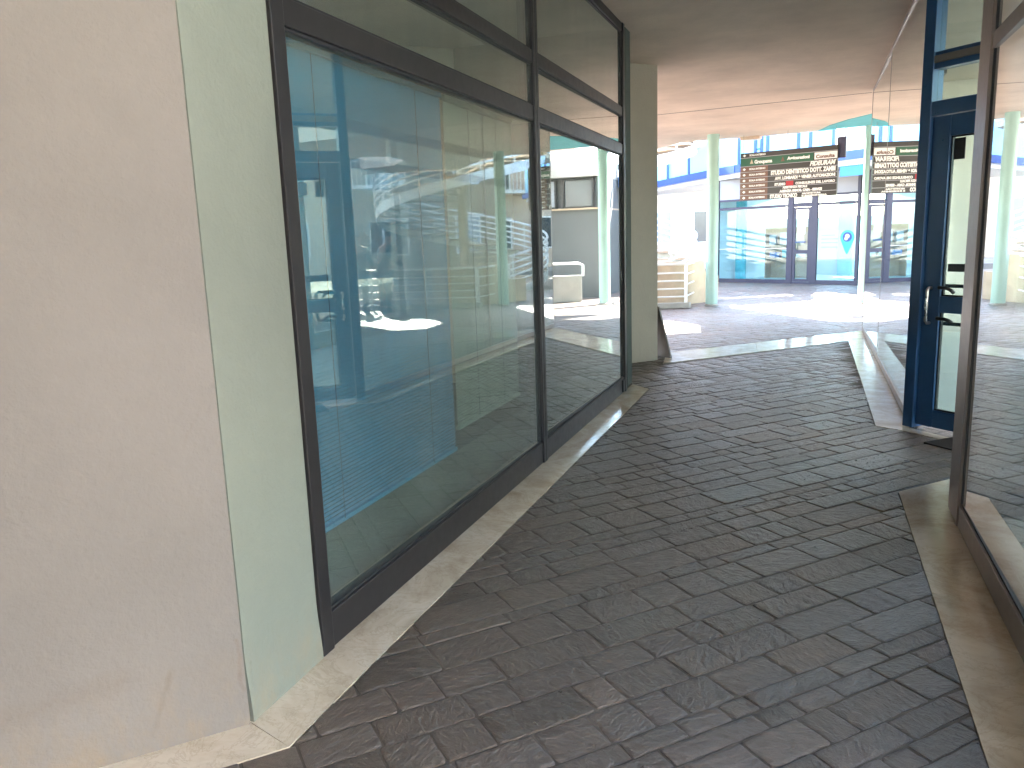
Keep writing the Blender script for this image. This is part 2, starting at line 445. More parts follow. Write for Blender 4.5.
# pale marble borders let into the paving, laid in lengths
WC = Vector((-1.69, 1.90)); WN = Vector((BU.y, -BU.x))
def lengths(A, Bq, a, b, cuts, z=.009):
    mb = MB(); A = V2(A); Bq = V2(Bq); d = Bq - A; n = Vector((-d.y, d.x)).normalized()
    for i in range(len(cuts) - 1):
        t0, t1 = cuts[i] + (.0006 if i else 0), cuts[i + 1] - .0006
        mb.prism([A + d * t0 + n * a, A + d * t1 + n * a, A + d * t1 + n * b, A + d * t0 + n * b], -.03, z)
    return mb
mbl = MB()
mbl.prism([(-1.485, 1.83), (-1.485, 3.70), (-1.70, 3.70), (-1.70, 1.905)], -.03, .0015)
mbl.prism([(-1.485, 3.702), (-1.485, 5.72), (-1.70, 5.72), (-1.70, 3.702)], -.03, .0015)
mbl.prism([(-1.485, 5.722), (-1.485, 7.80), (-1.70, 8.03), (-1.70, 5.722)], -.03, .0015)
pw = [WC, Vector((-1.485, 1.83)), Vector((-1.485, 1.83)) - BU * 5, WC - BU * 5]
mbl.prism([p + Vector((-.001, -.001)) for p in pw], -.03, .0010)
struct(mbl.build('marble_border_path', 'marble'))
mbr = MB()
mbr.prism([(.53, -2.5), (.757, -2.5), (.757, .9), (.53, .9)], -.03, .0015)
mbr.prism([(.53, .902), (.757, .902), (.757, 3.55), (.53, 3.55)], -.03, .0015)
mbr.prism([(.53, 3.552), (.757, 3.552), (.757, 4.4), (.87, 4.5), (.87, 5.32), (.53, 4.96)], -.03, .0015)
mbr.prism([(.52, 6.63), (.52, 9.2), (.757, 9.2), (.757, 6.62), (1.0, 6.36), (.93, 6.30), (.66, 6.55)], -.03, .0015)
mbr.prism([(.52, 9.202), (.52, 11.66), (.757, 11.905), (.757, 9.202)], -.03, .0015)
mbr.prism([(-1.62, 9.40), (-.6, 10.47), (-.68, 11.37), (-1.72, 10.29)], -.03, .0015)
mbr.prism([(-.599, 10.471), (.519, 11.661), (.756, 11.91), (.756, 12.86), (-.679, 11.371)], -.03, .0015)
struct(mbr.build('marble_border_path', 'marble'))

# ---------------------------------------------------------------- ceiling slab over the passage
slab_poly = [(-9, -6), (1.6, -6), (1.6, 1.75), (4.2, 1.9), (4.2, 12.9), (9, 13.5), (9, 17.8), (2.2, 17.7), (.9, 17.5), (.3, 17.7), (-.4, 17.9), (-1.3, 18.0), (-2.3, 17.95), (-2.72, 18.0), (-3.0, 18.45), (-4.66, 20.6), (-7.5, 20.1), (-6.6, 18.6), (-5.4, 18.3), (-4.55, 17.3), (-4.4, 16.3), (-4.9, 16.0), (-5.8, 16.6), (-9, 17.0)]
ceil = MB().prism(slab_poly, CEIL, CEIL + .45).build('ceiling_roof', 'ceiling_plaster'); struct(ceil)
gj = MB().wall((-2.6, 13.62), (.76, 13.20), -.009, .009, CEIL - .003, CEIL + .02).build('joint', 'dark_gasket', ceil)
MB().prism([(.05, 17.72), (.25, 16.9), (.55, 16.2), (1.0, 15.5), (1.7, 15.0), (3.2, 14.6), (3.2, 17.3), (2.2, 17.4), (1.0, 17.35), (.5, 17.5)], CEIL - .012, CEIL + .01).build('soffit_panel', 'teal_soffit', ceil)

# ---------------------------------------------------------------- left building
LB = thing('office_building', (-1.7, 2.1, 0), 'white and pale green plastered building with dark framed windows left of the passage', 'building')
def battered(mb, p0, p1, n, t, h):
    """plaster wall with a slightly swollen foot"""
    prof = [(.012, -.02), (.012, .035), (.008, .10), (.002, .17), (0, .22), (0, h)]
    p0 = V2(p0); p1 = V2(p1)
    vs = []; k = len(prof)
    for p in (p0, p1):
        vs += [(*(p + n * o), z) for o, z in prof] + [(*(p - n * t), h), (*(p - n * t), -.02)]
    m = k + 2
    fs = [(i, (i + 1) % m, m + (i + 1) % m, m + i) for i in range(m)] + [tuple(range(m)), tuple(reversed(range(m, 2 * m)))]
    mb.add(vs, fs); return mb
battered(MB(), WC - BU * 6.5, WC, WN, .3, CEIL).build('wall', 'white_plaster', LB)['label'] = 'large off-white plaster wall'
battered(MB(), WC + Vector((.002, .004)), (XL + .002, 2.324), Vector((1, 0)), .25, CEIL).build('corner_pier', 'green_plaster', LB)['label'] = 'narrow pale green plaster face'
# room behind the glass
MB().prism([(-1.78, 2.33), (-1.78, 8.0), (-5.6, 8.0), (-5.6, 2.33)], -.03, .02).build('floor', 'room_dark', LB)
rw = MB(); rw.wall((-5.6, 2.3), (-5.6, 8.0), 0, .1, .02, CEIL); rw.wall((-1.76, 2.30), (-5.6, 2.30), 0, .1, .02, CEIL); rw.wall((-5.6, 7.78), (-1.70, 7.78), 0, .22, .02, CEIL)
rw.build('inner_wall', 'room_dark', LB)
# a low ledge behind the first window
MB().prism([(-1.86, 2.42), (-1.86, 7.6), (-2.05, 7.6), (-2.05, 2.42)], .02, .36).build('ledge', 'room_dark', LB)
FY = [(2.325, 2.398), (5.02, 5.105), (7.61, 7.685)]
FZ = [(.0, .15), (2.28, 2.375), (2.63, 2.71), (3.375, CEIL)]
fr = MB()
for i, (a, b) in enumerate(FY):
    fr.wall((XL, a), (XL, b), -.018, .09, .004, CEIL)
for z0, z1 in FZ:
    for i in range(2):
        fr.wall((XL, FY[i][1] + .0005), (XL, FY[i + 1][0] - .0005), -.008, .07, max(z0, .004), z1)
F = fr.build('window_frame', 'bronze_frame', LB, bevel=.004)
gk = MB()
for i in range(2):
    y0, y1 = FY[i][1], FY[i + 1][0]
    for j in range(3):
        z0, z1 = FZ[j][1], FZ[j + 1][0]
        for a, b, c, d in ((y0, y1, z0, z0 + .012), (y0, y1, z1 - .012, z1), (y0, y0 + .012, z0 + .0125, z1 - .0125), (y1 - .012, y1, z0 + .0125, z1 - .0125)):
            gk.wall((XL, a + .001), (XL, b - .001), .004, .05, c + .0005, d - .0005)
gk.wall((XL, 5.055), (XL, 5.07), -.0195, -.017, .01, CEIL - .005)
gk.wall((XL, 5.012), (XL, 5.0195), -.012, .05, .16, 3.37)
gk.build('gasket', 'dark_gasket', F)
DL = math.radians(.43)
for i in range(2):
    y0, y1 = FY[i][1] - .005, FY[i + 1][0] + .005; ym = (y0 + y1) / 2
    for j in range(3):
        z0, z1 = FZ[j][1] - .005, FZ[j + 1][0] + .005
        off = math.tan(DL) * (y1 - y0) / 2
        MB().wall((XL - .022 - off, y0), (XL - .022 + off, y1), -.004, .004, z0, z1).build('pane', 'front_glass', LB)
# bright strip (inner bead) along the lower edge of the second window
MB().wall((XL, 5.12), (XL, 7.6), .045, .06, .15, .185).build('glazing_bead', 'silver_frame', LB)
MB().wall((XL, 7.50), (XL, 7.56), -.022, -.009, .02, .135).build('floor_stop', 'black_steel', LB)

# venetian blinds behind the first window
def blind(y0, y1, z0, z1, x, mat, label):
    t = thing('window_blind', (x, (y0 + y1) / 2, z1), label, 'blind')
    s = MB()
    z = z0 + .02
    while z < z1 - .03:
        s.add([(x - .004, y0, z - .0095), (x + .004, y0, z + .0095), (x + .004, y1, z + .0095), (x - .004, y1, z - .0095),
               (x - .0028, y0, z - .0095), (x + .0052, y0, z + .0095), (x + .0052, y1, z + .0095), (x - .0028, y1, z - .0095)],
              [(3, 2, 1, 0), (4, 5, 6, 7), (0, 1, 5, 4), (1, 2, 6, 5), (2, 3, 7, 6), (3, 0, 4, 7)])
        z += .0175
    s.build('slats', mat, t)
    MB().wall((x, y0), (x, y1), -.014, .014, z1 - .028, z1).build('head_rail', mat, t)
    MB().wall((x, y0), (x, y1), -.011, .011, z0 - .012, z0 + .008).build('bottom_rail', mat, t)
    for y in (y0 + .3, y1 - .3):
        MB().tube([(x + .012, y, z1 - .03), (x + .012, y, z0)], .0012, 5).build('cord', 'dark_gasket', t)
    MB().box((x + .008, y0 + .62, z1 + .012), (.02, .012, .03)).build('bracket', 'sign_white', t)
    return t
blind(2.44, 3.90, .40, 2.30, -1.83, 'blind_blue', 'blue venetian blind lowered behind the large left window')
blind(3.96, 4.98, .50, 2.30, -1.84, 'blind_green', 'grey-green venetian blind beside the blue one behind the left window')

tag(MB().prism([(-9, -3.6), (2.6, -3.6), (2.6, -3.3), (-9, -3.3)], -.02, CEIL).build('plaster_wall', 'house_plaster', bevel=.006), 'added off-white plaster wall, unseen behind the camera, blocking light from the rear', 'wall')  # added out of view to shut off light from behind the camera

# ---------------------------------------------------------------- plaster pillar past the left windows
pil = MB()
P0 = Vector((-1.73, 9.66)); 
pil.prism([P0, P0 - BU * 3.2, P0 - BU * 3.2 + BV * .45, P0 + BV * .45], -.02, CEIL)
tag(pil.build('plaster_wall', 'pillar_plaster', bevel=.008), 'grey-beige plaster wall end standing past the left windows up to the ceiling', 'wall')
# slanted perforated sheet leaning on its end
lp = thing('leaning_panel', (-1.62, 9.56, 0), 'narrow slanted grey-brown slotted panel leaning at the foot of the plaster wall end', 'panel')
e0 = P0 + BU * .012 + BV * .10 * 0
def lean(mb, u0, u1, v0, v1, z0, z1, th=.02):
    # a sheet whose foot stands further out (along BU) than its head
    def q(u, v, z): p = P0 + BU * u + BV * v; return (p.x, p.y, z)
    vs = [q(u0, v0, z0), q(u0, v1, z0), q(u1, v1, z1), q(u1, v0, z1)]
    vs += [q(u0 + th, v0, z0), q(u0 + th, v1, z0), q(u1 + th, v1, z1), q(u1 + th, v0, z1)]
    mb.add(vs, [(0, 1, 2, 3), (7, 6, 5, 4), (0, 4, 5, 1), (1, 5, 6, 2), (2, 6, 7, 3), (3, 7, 4, 0)])
    return mb
lean(MB(), .20, .01, .0, .42, .0, .66).build('sheet', 'silver_frame', lp)
slots = MB()
for k in range(7):
    t0 = .08 + k * .12; t1 = t0 + .06
    lean(slots, .20 - .19 * t0 + .019, .20 - .19 * t1 + .019, .05, .37, .66 * t0, .66 * t1, .004)
slots.build('slots', 'sign_white', lp)

# ---------------------------------------------------------------- right building
RB = thing('glazed_building', (1.2, 4.7, 0), 'glass fronted building with silver frames along the right of the passage', 'building')
DR = math.radians(.33)
def rpane(y0, y1, z0, z1, x=XR + .018, mat='side_glass'):
    off = math.tan(DR) * (y1 - y0) / 2
    MB().wall((x + off, y0), (x - off, y1), -.004, .004, z0, z1).build('pane', mat, RB)
# near window
f = MB()
VN = [(1.86, 1.92), (4.405, 4.45)]
for a, b in VN: f.wall((XR, a), (XR, b), -.035, .012, .01, CEIL)
HZ = [(.01, .125), (2.33, 2.40), (3.38, CEIL)]
for z0, z1 in HZ:
    for i in range(1): f.wall((XR, VN[i][1] + .0005), (XR, VN[i + 1][0] - .0005), -.07, .005, z0, z1)
f.build('window_frame', 'silver_frame', RB, bevel=.003)['label'] = 'silver-brown frame of the near right window'
g = MB()
for i in range(1):
    for z0, z1 in ((.125, 2.33), (2.40, 3.38)):
        a, b = VN[i][1] + .001, VN[i + 1][0] - .001
        g.wall((XR, a), (XR, b), -.03, -.006, z0 + .0005, z0 + .012); g.wall((XR, b - .014), (XR, b), -.03, -.002, z0 + .013, z1 - .001)
        rpane(a - .003, b + .003, z0 - .004, z1 + .004)
g.wall((XR, 4.4515), (XR, 4.463), -.03, .006, .012, CEIL)
g.build('gasket', 'dark_gasket', RB)
# broad post at the corner of the entrance recess
MB().prism([(XR - .004, 4.465), (XR - .004, 4.72), (XR + .02, 4.76), (XR + .22, 5.02), (XR + .27, 4.97), (XR + .06, 4.70), (XR + .06, 4.465)], .009, CEIL).build('corner_post', 'silver_frame', RB, bevel=.003)
# side of the recess running back along the grid
Q0 = Vector((XR + .23, 5.02)); Q1 = Vector((XR + .80, 5.72))
rs = MB()
rs.wall(Q0, Q1, -.05, .0, .01, .12); rs.wall(Q0, Q1, -.05, 0, 2.30, 2.38); rs.wall(Q0, Q1, -.05, 0, 3.37, CEIL); rs.wall(Q0 + (Q1 - Q0) * .47, Q0 + (Q1 - Q0) * .53, -.052, .002, .125, 2.295)
rs.build('recess_frame', 'silver_frame', RB)
MB().wall(Q0, Q1, -.03, -.022, .12, 2.30).build('pane', 'side_glass', RB)
MB().wall(Q0, Q1, -.03, -.022, 2.38, 3.37).build('pane', 'side_glass', RB)
# far window
f = MB()
VF = [(6.70, 6.74), (9.985, 10.005), (12.882, 12.90)]
for a, b in VF: f.wall((XR, a), (XR, b), -.03, .004, .01, CEIL)
for z0, z1 in ((.01, .075), (3.405, CEIL)):
    for i in range(2): f.wall((XR, VF[i][1] + .0005), (XR, VF[i + 1][0] - .0005), -.03, .004, z0, z1)
f.build('window_frame', 'silver_frame', RB, bevel=.002)['label'] = 'slim silver frame of the far right window'
f = MB()
for z0, z1 in ((2.27, 2.36), (2.61, 2.70)): f.wall((XR, 6.75), (XR, 12.87), -.12, -.045, z0, z1)
f.build('transom', 'silver_frame', RB)
for i in range(2): rpane(VF[i][1] - .004, VF[i + 1][0] + .004, .07, 3.41, XR + .012, 'far_glass')
# body of the building
bw = MB()
bw.wall((3.5, 1.9), (3.5, 12.9), -.1, 0, .0, .25); bw.wall((3.5, 1.9), (3.5, 12.9), -.1, 0, 3.25, CEIL)
for q in (1.9, 4.4, 7.0, 9.6, 12.4): bw.wall((3.5, q), (3.5, q + .2), -.1, 0, .2505, 3.2495)  # unseen side, opened up between piers to let fill light into the passage
bw.wall((XR + .08, 12.80), (3.6, 12.80), -.001, .1, .0, CEIL)
bw.wall((XR + .1, 1.9), (3.4, 1.9), 0, .1, .0, CEIL)
bw.build('outer_wall', 'house_plaster', RB)
MB().prism([(XR + .07, 1.95), (3.49, 1.95), (3.49, 12.7), (XR + .07, 12.7), (XR + .07, 6.9), (2.0, 5.75), (XR + .3, 4.6), (XR + .07, 4.45)], -.02, .015).build('floor', 'room_pale', RB)
# roller blind inside the near right window
rb = thing('window_blind', (XR + .16, 3.0, 2.3), 'pale roller blind half lowered inside the near right window', 'blind')
MB().wall((XR + .16, 2.0), (XR + .16, 4.36), -.003, .0, 1.10, 2.28).build('sheet', 'blind_sheet', rb)
MB().tube([(XR + .17, 2.0, 2.30), (XR + .17, 4.36, 2.30)], .025, 10).build('roller', 'silver_frame', rb)
MB().tube([(XR + .159, 2.0, 1.10), (XR + .159, 4.36, 1.10)], .010, 8).build('hem_bar', 'silver_frame', rb)

# ---------------------------------------------------------------- blue entrance door across the recess
D0 = Vector((.748, 6.70)); DD = Vector((BV.x, BV.y)) * -1.0     # runs towards the near right
ED = thing('entrance_door', (D0.x, D0.y, 0), 'navy blue framed glass entrance door with pull handle in the right hand recess', 'door')
def dp(s): return D0 + DD * s
def dwall(mb, s0, s1, a, b, z0, z1): return mb.wall(dp(s0), dp(s1), a, b, z0, z1)
W = 1.12
fm = MB()
dwall(fm, 0, .085, -.06, .06, .01, CEIL); dwall(fm, W - .07, W, -.06, .06, .01, CEIL)
for z0, z1 in ((2.30, 2.40), (3.36, CEIL)): dwall(fm, .0855, W - .0705, -.055, .055, z0, z1)
fm.build('frame', 'navy_paint', ED, bevel=.004)
dwall(MB(), .0855, W - .0705, -.058, .058, 2.66, 2.71).build('transom_bar', 'silver_frame', ED, bevel=.004)
t2 = MB(); dwall(t2, .0855, W - .0705, -.05, .05, 2.62, 2.659); dwall(t2, .0855, W - .0705, -.05, .05, 2.711, 2.735); t2.build('transom_rail', 'navy_paint', ED)
for z0, z1 in ((2.395, 2.625), (2.73, 3.365)): dwall(MB(), .08, W - .065, -.006, .006, z0, z1).build('transom_pane', 'door_glass', ED)
dm = MB()
dwall(dm, .09, .225, -.03, .03, .035, 2.295); dwall(dm, W - .20, W - .075, -.03, .03, .035, 2.295)
for z0, z1 in ((.035, .165), (2.15, 2.295), (.90, 1.02)): dwall(dm, .2255, W - .2005, -.028, .028, z0, z1)
dl = dm.build('leaf', 'navy_paint', ED, bevel=.004)
dwall(MB(), .22, W - .195, -.005, .005, .16, .905).build('pane', 'door_glass', dl)
dwall(MB(), .22, W - .195, -.005, .005, 1.015, 2.155).build('pane', 'door_glass', dl)
bd = MB()
for a, b, z0, z1 in ((.226, .236, .166, .899), (.226, .236, 1.021, 2.149), (.2365, W - .21, .166, .176), (.2365, W - .21, 1.021, 1.031), (.2365, W - .21, 2.139, 2.149)):
    dwall(bd, a, b, -.012, .012, z0, z1)
bd.build('gasket', 'dark_gasket', dl)
dwall(MB(), .26, .50, -.009, -.0055, 1.20, 1.255).build('sticker', 'black_steel', dl)
dwall(MB(), .40, W - .22, -.009, -.0055, 2.00, 2.12).build('notice', 'paper_white', dl)
dwall(MB(), .245, .33, -.0088, -.0055, 1.985, 2.13).build('sticker', 'black_steel', dl)
DN = Vector((DD.y, -DD.x))        # towards the passage (a < 0 side)
def hp(s, o, z): p = dp(s) + DN * o; return (p.x, p.y, z)
MB().tube([hp(.155, .03, 1.08), hp(.155, .06, 1.08), hp(.155, .075, 1.065), hp(.155, .075, .835), hp(.155, .06, .82), hp(.155, .03, .82)], .0115, 10).build('handle', 'steel', dl, smooth=True)
MB().tube([hp(.17, -.03, 1.09), hp(.20, -.075, 1.09), hp(.36, -.085, 1.09), hp(.385, -.075, 1.07), hp(.385, -.072, .83), hp(.36, -.085, .81), hp(.20, -.075, .81), hp(.17, -.03, .81)], .014, 10).build('handle', 'black_steel', dl, smooth=True)
# bits of the grip that show in front of the glass
MB().tube([hp(.215, .028, 1.085), hp(.235, .06, 1.085), hp(.30, .065, 1.085), hp(.325, .055, 1.07), hp(.33, .03, 1.05)], .013, 10).build('handle', 'black_steel', dl, smooth=True)
MB().tube([hp(.215, .028, .86), hp(.235, .06, .86), hp(.30, .065, .86), hp(.325, .055, .85), hp(.33, .03, .835)], .013, 10).build('handle', 'black_steel', dl, smooth=True)
dmn = MB().wall((.80, 6.16), (1.30, 5.62), 0, .40, -.01, .010)
tag(dmn.build('doormat', 'mat_rubber', bevel=.003), 'dark flat doormat on the paving in front of the blue door', 'doormat')

# ---------------------------------------------------------------- teal columns of the porch
def column(loc, label):
    t = thing('porch_column', (loc[0], loc[1], 0), label, 'column', 'teal columns along the porch edge')
    MB().lathe((0, 0, 0), [(.122, 0), (.122, CEIL + .01)], 28).build('shaft', 'teal_paint', None, smooth=True).parent = t
    MB().lathe((0, 0, 0), [(.150, -.01), (.150, .025), (.135, .035), (.1225, .04)], 28).build('base_ring', 'grey_concrete', None, smooth=True).parent = t
    return t
column((-1.92, 17.0), 'round teal column nearest the white spiral stair, left of the hanging sign')
c2 = copy_tree([o for o in COL.objects if o.name == 'porch_column'][0]); c2.location = (1.03, 17.35, 0)
c2['label'] = 'round pale teal column just past the end of the right hand glass'
c3 = copy_tree(c2); c3.location = (4.0, 17.3, 0)
c3['label'] = 'round teal column in front of the dark grey wall, seen mirrored in the left window'

# ---------------------------------------------------------------- hanging directory sign
SG0 = Vector((-1.16, 14.25)); SGD = Vector((1.53, -.5)).normalized(); SW = 1.58; SZ0, SZ1 = 2.03, 2.80
SN = Vector((SGD.y, -SGD.x))                                    # faces the passage
SG = thing('directory_sign', (SG0.x, SG0.y, SZ0), 'dark directory board with green and white name strips hanging from the ceiling', 'sign')
def sp(s, o, z): p = SG0 + SGD * s + SN * o; return Vector((p.x, p.y, z))
def splate(s0, s1, z0, z1, o0, o1, name, mat, par=SG):
    return MB().prism([sp(s0, o0, 0)[:2], sp(s1, o0, 0)[:2], sp(s1, o1, 0)[:2], sp(s0, o1, 0)[:2]], z0, z1).build(name, mat, par)
splate(0, SW, SZ0, SZ1, -.05, 0, 'board', 'sign_dark')
Z = lambda t: SZ1 - t * (SZ1 - SZ0)
splate(0, .30 * SW, Z(.995), Z(.29), 0.001, .004, 'brown_strip', 'sign_brown')
splate(.0, .765 * SW, Z(.275), Z(.115), .001, .006, 'green_strip', 'sign_green')
splate(.775 * SW, SW - .005, Z(.26), Z(.12), .001, .006, 'white_strip', 'sign_white')
lines = MB()
for t in (.105, .285, .405, .525, .635, .755, .895): lines.prism([sp(0, .001, 0)[:2], sp(SW, .001, 0)[:2], sp(SW, .0055, 0)[:2], sp(0, .0055, 0)[:2]], Z(t) - .004, Z(t) + .004)
lines.build('divider', 'grey_panel', SG)
splate(.495 * SW, .57 * SW, Z(.745), Z(.65), .004, .007, 'red_strip', 'sign_red')
rotm = Matrix(((SGD.x, 0, SN.x), (SGD.y, 0, SN.y), (0, 1, 0))).to_4x4()
def text(body, s, z, h, width=None, mat='sign_white', align='LEFT', name='lettering', shear=0., bold=0., par=SG, M=None):
    cu = bpy.data.curves.new('lettering', 'FONT'); cu.body = body; cu.size = h / .70; cu.extrude = .0008; cu.shear = shear; cu.offset = bold
    cu.resolution_u = 3
    tmp = bpy.data.objects.new('tmp', cu); COL.objects.link(tmp)
    bpy.context.view_layer.update()
    me = bpy.data.meshes.new_from_object(tmp.evaluated_get(bpy.context.evaluated_depsgraph_get()))
    bpy.data.objects.remove(tmp)
    xs = [v.co.x for v in me.vertices]; w = max(xs) - min(xs); x0 = min(xs); k = (width / w) if width else 1.
    sh = -w * k if align == 'RIGHT' else 0.
    for v in me.vertices: v.co.x = (v.co.x - x0) * k + sh
    MM = Matrix.Translation(sp(s, .0068, z)) @ rotm if M is None else M
    me.transform(MM); me.materials.clear(); me.materials.append(MATS[mat])
    o = bpy.data.objects.new(name, me); COL.objects.link(o); o.parent = par; o.matrix_parent_inverse = Matrix.Translation(-Vector(par.location))
    return o
for t in (.055, .345, .465, .585, .70, .825, .95):
    text('SCALA INTERNO', .10 * SW, Z(t) - .013, .027, .275, bold=.002)
    s0 = .045 * SW; zc = Z(t)
    MB().add([], []) if False else None
    d = MB(); A = [sp(s0 - .028, .0045, zc), sp(s0, .0045, zc - .022), sp(s0 + .028, .0045, zc), sp(s0, .0045, zc + .022)]; A2 = [a + Vector((SN.x, SN.y, 0)) * .003 for a in A]
    d.add(A + A2, [(0, 1, 2, 3), (7, 6, 5, 4), (0, 4, 5, 1), (1, 5, 6, 2), (2, 6, 7, 3), (3, 7, 4, 0)]); d.build('arrow', 'sign_white', SG)
text('Groupama', .155 * SW, Z(.235), .055, .30, bold=.004)
text('Assicurazioni', .50 * SW, Z(.215), .045, .36, bold=.004)
for s in (.125, .455):
    zc = Z(.235); d = MB(); A = [sp(s * SW - .03, .0065, zc), sp(s * SW + .03, .0065, zc), sp(s * SW, .0065, zc + .075)]; A2 = [a + Vector((SN.x, SN.y, 0)) * .002 for a in A]
    d.add(A + A2, [(0, 1, 2), (5, 4, 3), (0, 3, 4, 1), (1, 4, 5, 2), (2, 5, 3, 0)]); d.build('emblem', 'sign_brown' if s > .3 else 'poster_tan', SG)
text('Consulta', .79 * SW, Z(.235), .05, .29, 'sign_brown', bold=.003)
text('FIDEURAM', .985 * SW, Z(.375), .066, .40, align='RIGHT', shear=.25, bold=.005)
text('STUDIO DENTISTICO DOTT. ZAMBI', .985 * SW, Z(.50), .062, 1.03, align='RIGHT', bold=.006)
text('AVV. LOMBARDI & VENIER AUTOMAZIONI', .985 * SW, Z(.61), .046, .96, align='RIGHT', bold=.004)
text('STUDIO', .375 * SW, Z(.73), .038, .18, bold=.004)
text('CONSULENZE DEL LAVORO', .985 * SW, Z(.73), .036, .62, align='RIGHT', bold=.003)
text('ASSISTENZA FISCALE', .46 * SW, Z(.80), .034, .40, bold=.003)
text('AGENZIA IMMOB. CASA - SERVIZI', .43 * SW, Z(.875), .036, .68, bold=.004)
text('STUDIO TECNICO', .33 * SW, Z(.985), .056, .45, bold=.005)
text('ARCHITETTURA', .66 * SW, Z(.94), .022, .30, bold=.002)
text('E INGEGNERIA', .66 * SW, Z(.985), .022, .40, bold=.002)
for s in (.04, .78, SW - .04):
    MB().tube([sp(s, -.025, SZ1 - .01), sp(s, -.025, 3.10)], .003, 6).build('hanging_wire', 'silver_frame', SG)
splate(SW - .03, SW + .10, 2.60, 2.92, -.10, -.051, 'bracket', 'plum_paint')
SG.location = (-1.426, 17.51, 2.14); SG.scale = (1.229, 1.229, 1.229)
# emergency light on the ceiling
el = thing('ceiling_light', (-1.25, 17.85, CEIL), 'small beige box light on the ceiling above the hanging sign', 'light')
MB().box((-1.25, 17.85, CEIL - .03), (.42, .16, .07), -.3).build('case', 'light_case', el, bevel=.008)
MB().box((-1.25, 17.85, CEIL - .07), (.36, .12, .012), -.3).build('cover', 'sign_white', el)

# ---------------------------------------------------------------- shop across the courtyard
S0 = Vector((-2.69, 24.9)); S1 = Vector((1.60, 22.678)); SD = (S1 - S0).normalized(); SLEN = (S1 - S0).length
SF = Vector((SD.y, -SD.x))
SH = thing('shop_building', (-.5, 23.8, 0), 'single storey shop with a wide glass front across the sunny courtyard', 'shop')
def shp(s, o=0): return S0 + SD * s + SF * o
def sw(mb, s0, s1, z0, z1, o0=-.05, o1=.0):
    return mb.prism([shp(s0, o0), shp(s1, o0), shp(s1, o1), shp(s0, o1)], z0, z1)
sf = MB()
for a, b in ((0, .08), (2.30, 2.47), (3.0, 3.18), (4.26, 4.34), (SLEN - .08, SLEN)): sw(sf, a, b, .0, 2.99, -.06, .012)
for a, b in ((.081, 2.299), (3.181, 4.259), (4.341, SLEN - .081)):
    sw(sf, a, b, .0, .11); sw(sf, a, b, 2.12, 2.19); sw(sf, a, b, 2.36, 2.42)
sw(sf, 2.471, 2.999, 2.10, 2.22); sw(sf, 2.471, 2.999, 2.36, 2.42)
sw(sf, 2.471, 2.999, .0, .05)
sf.build('window_frame', 'plum_paint', SH)
gp = MB()
for a, b in ((.081, 2.299), (2.471, 2.999), (3.181, 4.259), (4.341, SLEN - .081)): sw(gp, a, b, 2.421, 2.989, -.04, -.02)
gp.build('fascia_panel', 'grey_panel', SH)
for a, b in ((.07, 2.31), (3.17, 4.27), (4.33, SLEN - .07)):
    sw(MB(), a, b, .10, 2.125, -.034, -.026).build('pane', 'shop_glass', SH)
    sw(MB(), a, b, 2.185, 2.365, -.034, -.026).build('pane', 'shop_glass', SH)
sw(MB(), 2.46, 3.01, 2.215, 2.365, -.034, -.026).build('pane', 'shop_glass', SH)
dd = MB()
sw(dd, 2.473, 2.55, .055, 2.095, -.045, 0); sw(dd, 2.92, 2.997, .055, 2.095, -.045, 0)
for z0, z1 in ((.055, .13), (2.03, 2.095), (.83, .93)): sw(dd, 2.5505, 2.9195, z0, z1, -.043, -.002)
sdoor = dd.build('door', 'plum_paint', SH)
sw(MB(), 2.545, 2.925, .125, .835, -.03, -.022).build('pane', 'shop_glass', sdoor)
sw(MB(), 2.545, 2.925, .925, 2.035, -.03, -.022).build('pane', 'shop_glass', sdoor)
sw(MB(), 2.60, 2.83, 1.36, 1.64, -.019, -.016).build('notice', 'paper_white', sdoor)
hb = MB(); hb.tube([(*shp(2.58, .04), 1.15), (*shp(2.88, .04), 1.15)], .014, 8); hb.build('handle', 'blue_paint', sdoor)
def glass_text(body, s, z, h, width, mat): 
    M = Matrix.Translation(Vector((*shp(s, -.0205), z))) @ Matrix(((SD.x, 0, SF.x), (SD.y, 0, SF.y), (0, 1, 0))).to_4x4()
    return text(body, s, z, h, width, mat, par=SH, M=M)
# map-pin emblem on the right hand glass
def disc(cs, cz, r, o, mat, name, drop=0.):
    pts = []
    for k in range(32):
        a = -PI / 2 + 2 * PI * k / 32
        x, z = r * math.cos(a), r * math.sin(a)
        if drop and z < -r * .35: 
            f = (-z / r - .35) / .65; z = -r * .35 - f * (drop - r * .35); x = x * (1 - f * .55)
        pts.append((x, z))
    A = [Vector((*shp(cs + x, o), cz + z)) for x, z in pts]; B2 = [a + Vector((SF.x, SF.y, 0)) * .002 for a in A]; n = 32
    m = MB(); m.add(A + B2, [tuple(range(n)), tuple(reversed(range(n, 2 * n)))] + [(i, n + i, n + (i + 1) % n, (i + 1) % n) for i in range(n)])
    return m.build(name, mat, SH)
disc(4.02, 1.25, .19, -.0235, 'shop_teal', 'pin_emblem', .44)
disc(4.02, 1.26, .125, -.0205, 'blue_paint', 'pin_emblem')
disc(4.02, 1.28, .06, -.0175, 'paper_white', 'pin_emblem'); disc(3.99, 1.22, .045, -.0175, 'paper_white', 'pin_emblem')
strip = MB()
for z in (1.30, 1.20, 1.10, .98): sw(strip, 3.30, 3.78 - (z * 7 % .12), z, z + .035, -.0245, -.0225)
strip.build('glass_band', 'shop_cyan', SH)
sw(MB(), .09, 2.29, .975, .99, -.025, -.0225).build('glass_band', 'paper_white', SH)
